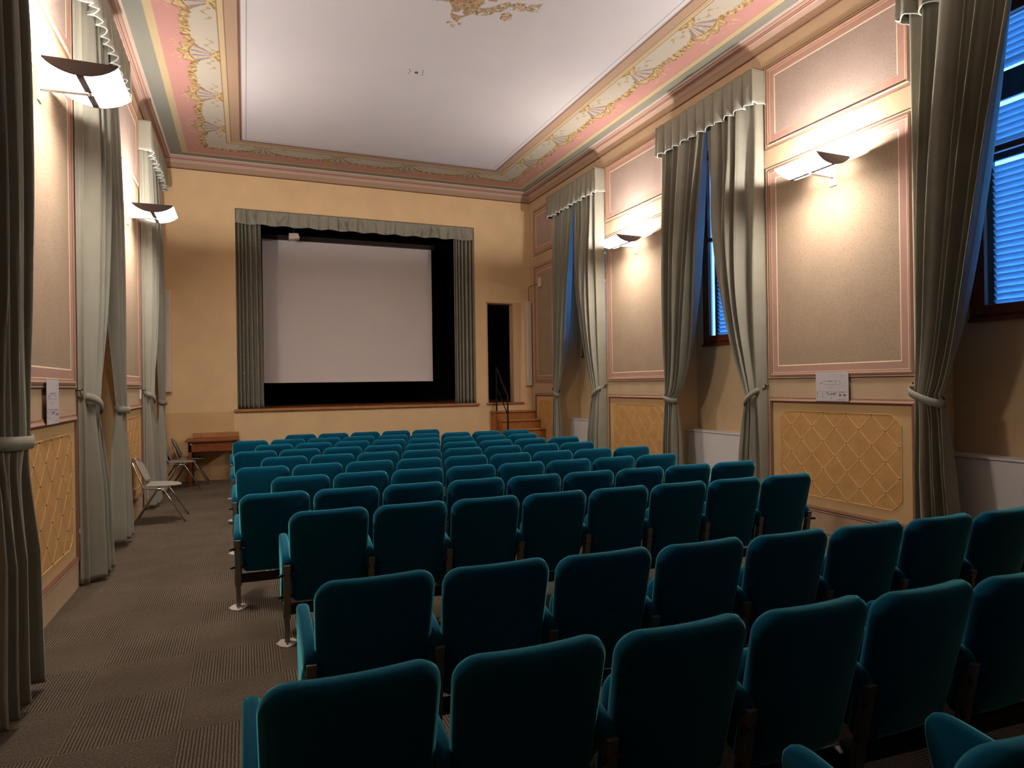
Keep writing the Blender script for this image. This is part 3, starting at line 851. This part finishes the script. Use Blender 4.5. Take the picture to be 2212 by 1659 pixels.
# table against the end wall
t = thing('wooden_table', 'brown wooden table against the end wall left of the stage', 'table', (.80, 12.42, 0))
mb = MB(); mb.box(-.44, .40, -.29, .36, .745, .775); obj('table_top', mb, table_m, t, bevel=.004)
mb = MB(); mb.box(-.39, .36, -.25, -.22, .58, .745); obj('apron', mb, table_m, t)
mb = MB(); mb.box(-.39, .36, .30, .33, .58, .745); obj('apron', mb, table_m, t)
for x in (-.39, .32):
    mb = MB(); mb.box(x, x + .03, -.22, .30, .58, .745); obj('apron', mb, table_m, t)
    for y in (-.25, .28):
        mb = MB(); mb.box(x, x + .05, y, y + .05, 0, .745); obj('leg', mb, table_m, t, bevel=.003)
mb = MB(); mb.box(-.36, .39, .345, .375, .775, .86); obj('back_board', mb, woodl_m, t, bevel=.003)
mb = MB(); mb.box(-.37, -.33, -.252, -.249, .70, .722); obj('inventory_tag', mb, paper_m, t)

# grey shell chairs
def rounded_sheet(outline, n, zf):
    """fan-free sheet from an outline function outline(v)->half width, v in 0..1, zf(u,v)->point"""
    rows = []
    for i in range(n + 1):
        v = i / n; h = outline(v)
        rows.append([zf(-h + 2 * h * k / 12, v, (k - 6) / 6) for k in range(13)])
    return rows
CH_MESH = {}
def chair_parts():
    # chair faces +y locally; seat 0.44 high
    def so(v): return .215 * (1 - max(0, (v - .35) / .65) ** 3.2 * .78) if v < 1 else .05
    rows = rounded_sheet(so, 14, lambda x, v, q: (x, -.19 + .40 * v, .445 + .012 * q * q + .012 * (1 - v) ** 2 - .012 * v ** 4))
    mb = MB(); mb.grid(rows); CH_MESH['seat'] = mb.mesh('seat', shell_m, True)
    def bo(v): return .20 * (1 - max(0, (v - .45) / .55) ** 3.0 * .70) * (1 if v > .1 else .85 + 1.5 * v)
    rows = rounded_sheet(bo, 14, lambda x, v, q: (x, -.185 - .13 * v + .035 * q * q, .50 + .30 * v))
    mb = MB(); mb.grid(rows); CH_MESH['backrest'] = mb.mesh('backrest', shell_m, True)
    for sg in (-1, 1):
        x = sg * .225
        mb = MB(); mb.tube([(x, -.300, .76), (x, -.20, .48), (x, -.18, .438), (x * .98, .02, .425)], .010, 8); CH_MESH['back_frame%d' % sg] = mb.mesh('back_frame', chrome_m, True)
        mb = MB(); mb.tube([(x, -.12, .43), (x, .0, .425), (x, .04, .40), (x * 1.12, .27, .006)], .011, 8); CH_MESH['fleg%d' % sg] = mb.mesh('leg', chrome_m, True)
        mb = MB(); mb.tube([(x * .95, .05, .425), (x * .95, -.06, .40), (x * 1.10, -.30, .006)], .011, 8); CH_MESH['rleg%d' % sg] = mb.mesh('leg', chrome_m, True)
    mb = MB(); mb.tube([(-.22, -.06, .40), (.22, -.06, .40)], .009, 8); CH_MESH['cross'] = mb.mesh('crossbar', chrome_m, True)
chair_parts()
def chair(label, loc, rz):
    t = thing('shell_chair', label, 'chair', loc, 'grey shell chairs along the left wall', rz)
    for nm, k in (('seat', 'seat'), ('backrest', 'backrest')):
        o = link(nm, CH_MESH[k], t); solidify(o, .012)
    for sg in (-1, 1):
        link('back_frame', CH_MESH['back_frame%d' % sg], t); link('leg', CH_MESH['fleg%d' % sg], t); link('leg', CH_MESH['rleg%d' % sg], t)
    link('crossbar', CH_MESH['cross'], t)
chair('grey plastic shell chair standing alone in the left aisle by the curtain', (.335, 9.23, 0), -PI / 2)
chair('grey plastic shell chair in the back left corner, nearer the camera', (.32, 11.95, 0), -PI / 2 + .15)
chair('grey plastic shell chair tucked against the wooden table', (.44, 12.46, 0), -PI / 2 + .05)

# ================================================================== WALL SCONCES
def sconce(label, right, yc, power=LAMP_W):
    s = -1 if right else 1; X0 = W if right else 0.0
    t = thing('wall_sconce', label, 'wall lamp', (X0, yc, 3.88), 'uplighter wall sconces')
    ox0, ox1, hl, sag = .085, .53, .275, .085
    NS = 20
    def prof(k, n=NS, off=0.0):
        q = k / n
        return (ox0 + (ox1 - ox0) * q, -(sag + off) * (1 - (2 * q - 1) ** 2) ** .85)
    # two frosted glass panels and a grey spine between them
    mid0, mid1 = .44, .54
    for nm, q0, q1, M in (('glass_panel', .0, mid0, gloww_m), ('spine', mid0, mid1, lampd_m), ('glass_panel', mid1, 1.0, glow_m)):
        mb = MB(); rows = []
        for k in range(11):
            q = q0 + (q1 - q0) * k / 10
            x = ox0 + (ox1 - ox0) * q; z = -sag * (1 - (2 * q - 1) ** 2) ** .85 if 0 < q < 1 else 0
            if nm == 'spine': z -= .004
            rows.append([(s * x, -hl + .004, z), (s * x, hl - .004, z)])
        mb.grid(rows); o = obj(nm, mb, M, t, smooth=True); solidify(o, .005)
    mb = MB(); mb.grid([[(s * (prof(k)[0]), -hl + .006, prof(k)[1] + .008), (s * (prof(k)[0]), hl - .006, prof(k)[1] + .008)] for k in range(1, NS)])
    obj('added_reflector', mb, lampw_m, t, smooth=True)  # unseen insert, added to stop the glass glow washing the wall above
    for y in (-hl, hl):
        pts = [(s * prof(k, NS, .004)[0], prof(k, NS, .004)[1]) for k in range(NS + 1)]
        mb = MB(); mb.prism(pts + [(s * ox1, .012), (s * ox0, .012)], 'y', y - .005, y + .005); obj('end_cap', mb, lampe_m, t)
    # arm from the wall to the spine, wall bracket
    xm = ox0 + (ox1 - ox0) * .49
    mb = MB(); mb.prism([(s * .012, -.035), (s * .012, -.115), (s * xm, -sag - .022), (s * xm, -sag - .004), (s * .08, -.035)], 'y', -.022, .022)
    obj('arm', mb, lampw_m, t, bevel=.003)
    mb = MB(); mb.box(min(s * .001, s * .014), max(s * .001, s * .014), -.045, .045, -.20, -.02); obj('wall_plate', mb, lampw_m, t, bevel=.003)
    mb = MB(); mb.tube([(s * (xm - .04), 0, -sag - .012), (s * (xm + .02), 0, -sag - .012)], .012, 8); obj('knuckle', mb, chrome_m, t)
    # halogen tube and its point lights
    mb = MB(); mb.tube([(s * .27, -.13, -.052), (s * .27, .13, -.052)], .006, 8); obj('halogen_tube', mb, lampw_m, t)
    for y in (-.07, .07):
        la = bpy.data.lights.new('halogen_light', 'POINT'); la.energy = power / 2; la.color = LAMP_C; la.shadow_soft_size = .018
        lo = bpy.data.objects.new('halogen_light', la); COL.objects.link(lo); lo.parent = t; lo.location = (s * .27, y, -.022)
    return t
sconce('white uplighter sconce on the right wall, nearer the camera', True, 4.995)
sconce('white uplighter sconce on the right wall, nearer the stage', True, 8.70)
sconce('white uplighter sconce on the left wall, nearer the camera', False, 5.455)
sconce('white uplighter sconce on the left wall, nearer the stage', False, 9.16)

# ================================================================== SMALL WALL THINGS
def notice(label, right, y0, y1, z0, z1):
    X0 = W if right else 0.0; s = -1 if right else 1
    t = thing('paper_notice', label, 'notice', (X0 + s * .028, (y0 + y1) / 2, z0), 'white plan sheets on the walls')
    hw, h = (y1 - y0) / 2, z1 - z0
    mb = MB(); mb.box(-.0008, .0008, -hw, hw, 0, h); obj('sheet', mb, paper_m, t)
    mb = MB(); x = s * .0012
    def ink(y, z, w_, hh):
        mb.box(min(x, x + s * .0004), max(x, x + s * .0004), y - w_ / 2, y + w_ / 2, z - hh / 2, z + hh / 2)
    d = 1 if not right else -1         # reading direction along the wall
    def R(u_, v_, w_, hh): ink(d * (u_ - .5) * 2 * hw, (1 - v_) * h, w_ * 2 * hw, hh * h)
    # small floor plan
    for u_, v_, w_, hh in ((.45, .32, .12, .014), (.62, .36, .06, .014), (.18, .37, .04, .03), (.13, .41, .03, .02), (.5, .30, .5, .006), (.5, .44, .5, .006), (.25, .37, .006, .14), (.75, .37, .006, .14), (.41, .54, .03, .02), (.5, .52, .03, .02), (.82, .13, .10, .008), (.80, .20, .08, .008)): R(u_, v_, w_, hh)
    # legend blocks
    for u_, v_, w_, hh in ((.36, .72, .05, .03), (.42, .77, .05, .03), (.49, .75, .05, .05), (.56, .75, .05, .06), (.62, .72, .05, .03), (.05, .73, .04, .03), (.21, .74, .012, .06), (.21, .84, .012, .09), (.06, .84, .03, .03), (.75, .79, .06, .07), (.88, .79, .08, .06), (.80, .695, .18, .012), (.48, .88, .03, .02), (.78, .935, .22, .008), (.45, .67, .9, .005)): R(u_, v_, w_, hh)
    obj('print', mb, ink_m, t)
notice('white plan sheet on the right wall below the sconce', True, 4.82, 5.23, 1.42, 1.73)
notice('white plan sheet on the left wall below the sconce', False, 5.43, 5.75, 1.41, 1.73)
def plate(name, label, cat, right, y, z, w_, h_, M=spk_m):
    X0 = W if right else 0.0; s = -1 if right else 1
    t = thing(name, label, cat, (X0 + s * .001, y, z))
    mb = MB(); mb.box(min(0, s * .012), max(0, s * .012), -w_ / 2, w_ / 2, 0, h_); obj('face_plate', mb, M, t, bevel=.003)
    mb = MB(); mb.box(min(s * .012, s * .016), max(s * .012, s * .016), -w_ / 6, w_ / 6, h_ * .3, h_ * .7); obj('button', mb, lampw_m, t, bevel=.001)
plate('light_switch', 'small pale light switch on the left wall beside the far curtain', 'switch', False, 9.98, 1.52, .10, .13)
plate('wall_socket', 'small dark wall catch low beside the left curtain', 'socket', False, 6.405, .42, .035, .10, dark_m)

# ================================================================== THEATRE SEATS
PITCH = .530
ZTOPSEAT = .864
def rounded_outline(wt_, wb_, z0, z1, rt, rb, n=8):
    """(x,z) outline, counter-clockwise from the bottom left"""
    pts = []
    def arc(cx, cz, r_, a0, a1):
        for k in range(n + 1):
            a = a0 + (a1 - a0) * k / n; pts.append((cx + r_ * math.cos(a), cz + r_ * math.sin(a)))
    arc(wb_ / 2 - rb, z0 + rb, rb, -PI / 2, 0); arc(wt_ / 2 - rt, z1 - rt, rt, 0, PI / 2)
    arc(-wt_ / 2 + rt, z1 - rt, rt, PI / 2, PI); arc(-wb_ / 2 + rb, z0 + rb, rb, PI, 3 * PI / 2)
    # resample sides
    out = []
    for i in range(len(pts)):
        p, q = pts[i], pts[(i + 1) % len(pts)]
        d = math.hypot(q[0] - p[0], q[1] - p[1]); m_ = max(1, int(d / .05))
        for k in range(m_): out.append((p[0] + (q[0] - p[0]) * k / m_, p[1] + (q[1] - p[1]) * k / m_))
    return out
def cushion(outline, thick, edge, place, dome=.012):
    """padded slab; place(x,z,y)->3D, y is thickness direction"""
    O = np.array(outline); n = len(O)
    T = np.roll(O, -1, 0) - np.roll(O, 1, 0); T /= np.linalg.norm(T, axis=1)[:, None]
    Nn = np.stack([T[:, 1], -T[:, 0]], 1)
    c = O.mean(0); rings = []
    def ring(inset, y): rings.append([place(*(O[i] - Nn[i] * inset), y) for i in range(n)])
    def shrink(fac, y): 
        B = O - Nn * edge
        rings.append([place(*(c + (B[i] - c) * fac), y) for i in range(n)])
    h = thick / 2
    shrink(.35, -h - dome); shrink(.75, -h - dome * .6)
    for k in range(7):
        a = -PI / 2 + PI * k / 6
        ring(edge * (1 - math.cos(a)), h * math.sin(a))
    shrink(.75, h + dome * .6); shrink(.35, h + dome)
    mb = MB(); mb.grid([list(x) for x in zip(*rings)], closed_u=True)
    nv = len(rings); base = 0
    mb.f.append(tuple(base + i * nv for i in range(n))); mb.mi.append(0)
    mb.f.append(tuple(base + i * nv + nv - 1 for i in reversed(range(n)))); mb.mi.append(0)
    return mb
TILT = .24          # lean of the back (metres per metre)
def place_back(x, z, y): return (x, -(z - .26) * TILT + y + .55 * x * x + .012, z)
SEAT = {}
SEAT['backrest'] = cushion(rounded_outline(.508, .484, .255, ZTOPSEAT, .085, .05), .100, .050, place_back, .010).mesh('backrest', teal_m, True)
def place_pan(x, z, y): return (x, .10 - (z - .26) * .10 + y, z)
SEAT['seat_cushion'] = cushion(rounded_outline(.43, .45, .27, .66, .08, .05), .10, .045, place_pan, .012).mesh('seat_cushion', teal_m, True)
def arm_mesh():
    prof = [(-.085, .50), (-.075, .545), (-.03, .575), (.10, .605), (.25, .630), (.345, .640), (.385, .625), (.400, .585), (.385, .50), (.35, .40), (.30, .28), (.25, .205), (.19, .185), (.145, .215), (.115, .29), (.07, .38), (.0, .44), (-.05, .465)]
    O = np.array(prof)
    # smooth closed polygon (Chaikin)
    for _ in range(2):
        Q = .75 * O + .25 * np.roll(O, -1, 0); R_ = .25 * O + .75 * np.roll(O, -1, 0)
        O = np.stack([Q, R_], 1).reshape(-1, 2)
    n = len(O); T = np.roll(O, -1, 0) - np.roll(O, 1, 0); T /= np.linalg.norm(T, axis=1)[:, None]; Nn = np.stack([T[:, 1], -T[:, 0]], 1)
    # outward normals
    c = O.mean(0)
    if ((O - c) * Nn).sum() < 0: Nn = -Nn
    rings = []
    O = O + np.array([[.012, 0]]); c = c + np.array([.012, 0])
    h, e = .027, .015
    B = O - Nn * e
    rings.append([(-h - .002, *(c + (B[i] - c) * .5)) for i in range(n)])
    for k in range(5):
        a = -PI / 2 + PI * k / 4
        rings.append([(h * math.sin(a), *(O[i] - Nn[i] * e * (1 - math.cos(a)))) for i in range(n)])
    rings.append([(h + .002, *(c + (B[i] - c) * .5)) for i in range(n)])
    mb = MB(); mb.grid([list(x) for x in zip(*rings)], closed_u=True)
    nv = len(rings)
    mb.f.append(tuple(i * nv for i in range(n))); mb.mi.append(0); mb.f.append(tuple(i * nv + nv - 1 for i in reversed(range(n)))); mb.mi.append(0)
    return mb.mesh('armrest', teal_m, True)
SEAT['armrest'] = arm_mesh()
mb = MB()
mb.prism([(-.021, .17), (.021, .17), (-.045, .52), (-.085, .52)], 'x', -.021, .021)
SEAT['post'] = mb.mesh('post', steel_m, bevel=.003, bseg=1)
def knob(sg, z):
    y = -(z - .26) * TILT + .005
    mb = MB(); mb.tube([(0, y - .012, z), (sg * .040, y - .040, z + .004), (sg * .054, y - .046, z)], [.009, .011, .006], 7); return mb.mesh('bracket', dark_m, True)
for sg in (-1, 1):
    for k, z in enumerate((.455, .31)): SEAT['bracket%d%d' % (sg, k)] = knob(sg, z)
bm_ = MB(); bm_.tube([(-.20, .06, .29), (.20, .06, .29)], .012, 8); SEAT['hinge_bar'] = bm_.mesh('hinge_bar', dark_m, True)
SEATGROUP = 'teal theatre seats in rows'
def seat(x, y, label, last, small=False, floor_z=0.0):
    """x = seat centre, y = line of the legs"""
    t = thing('theatre_seat', label, 'theatre seat', (x, y, 0), SEATGROUP)
    link('backrest', SEAT['backrest'], t); link('seat_cushion', SEAT['seat_cushion'], t); link('hinge_bar', SEAT['hinge_bar'], t)
    sides = [-PITCH / 2] + ([PITCH / 2] if last else [])
    for sx in sides:
        link('armrest', SEAT['armrest'], t, (sx, 0, 0)); p = link('post', SEAT['post'], t, (sx, 0, 0))
        if not small:
            for sg in (-1, 1):
                if (sx < 0 and last is None): pass
                for k in (0, 1): link('bracket', SEAT['bracket%d%d' % (sg, k)], p)
    return t
# hexagonal foot plate
mb = MB(); mb.prism([(-.068, -.005), (-.045, -.062), (0, -.095), (.045, -.062), (.068, -.005), (.04, .055), (-.04, .055)], 'z', 0.0005, .007); FOOT = mb.mesh('foot_plate', plate_m, bevel=.002, bseg=1)
mb = MB(); mb.box(-.016, .016, -.014, .014, .005, .20); LEG = mb.mesh('leg', steel_m, bevel=.003, bseg=1)
mb = MB(); mb.box(-.024, .024, -.034, .030, .165, .262); CLAMP = mb.mesh('clamp', steel_m, bevel=.004, bseg=1)
mb = MB(); mb.tube([(0, -.045, .012), (0, -.045, .004)], .008, 8); BOLT = mb.mesh('bolt', dark_m, True)
def row_frame(x0, n, y, label, slope=0.0):
    t = thing('seat_row_frame', label, 'seat frame', (x0, y, 0), 'steel frames under the seat rows', math.atan(slope))
    mb = MB(); mb.box(-PITCH / 2 - .02, PITCH * (n - .5) + .02, -.026, .022, .185, .245); obj('beam', mb, dark_m, t, bevel=.003)
    legs = sorted(set([0, n] + list(range(2, n - 1, 2))))
    for k in legs:
        x = -PITCH / 2 + k * PITCH
        l_ = link('leg', LEG, t, (x, 0, 0)); p = link('foot_plate', FOOT, l_); link('bolt', BOLT, l_)
        link('clamp', CLAMP, t, (x, 0, 0))
ROWS = []
# (index from the stage, first seat centre, line of legs, number of seats)
def ytop(n): return 4.285 + .875 * (n - 3)
for n_ in range(3, 12):
    fs_ = 12 - n_            # row number from the stage
    y = ytop(n_) + .135
    drift = -.0225 * (n_ - 3)
    if n_ % 2:
        x = 1.81 + drift; cnt = 8
        if n_ == 11: x += PITCH - .0; cnt = 5
    else:
        x = 1.535 + drift; cnt = 9
    ROWS.append((fs_, x, y, cnt))
ROWS.append((10, 1.815, 2.69 + .135, 8))
ROWS.append((11, 1.585, 1.80 + .135, 7))
for fs_, x, y, cnt in ROWS:
    rowname = 'front row at the stage' if fs_ == 1 else '%s row from the stage' % ORD[fs_ - 1]
    sl = .07 if fs_ > 9 else (.045 if fs_ == 9 else .033)
    for k in range(cnt):
        seat(x + k * PITCH, y - sl * k * PITCH, 'teal theatre seat, %s from the left end of the %s' % (ORD[k], rowname), k == cnt - 1, small=fs_ < 6)
    row_frame(x, cnt, y, 'dark steel beam with legs under the %s' % rowname, -sl)
x0_ = 2.985
for k, nm in enumerate(('teal theatre seat nearest the camera, first at the bottom right corner', 'teal theatre seat nearest the camera, second at the bottom right corner', 'teal theatre seat at the extreme bottom right edge')):
    seat(x0_ + k * PITCH, 1.0 - .08 * k * PITCH, nm, k == 2)
row_frame(x0_, 3, 1.0, 'dark steel beam under the seats at the bottom right corner', -.08)
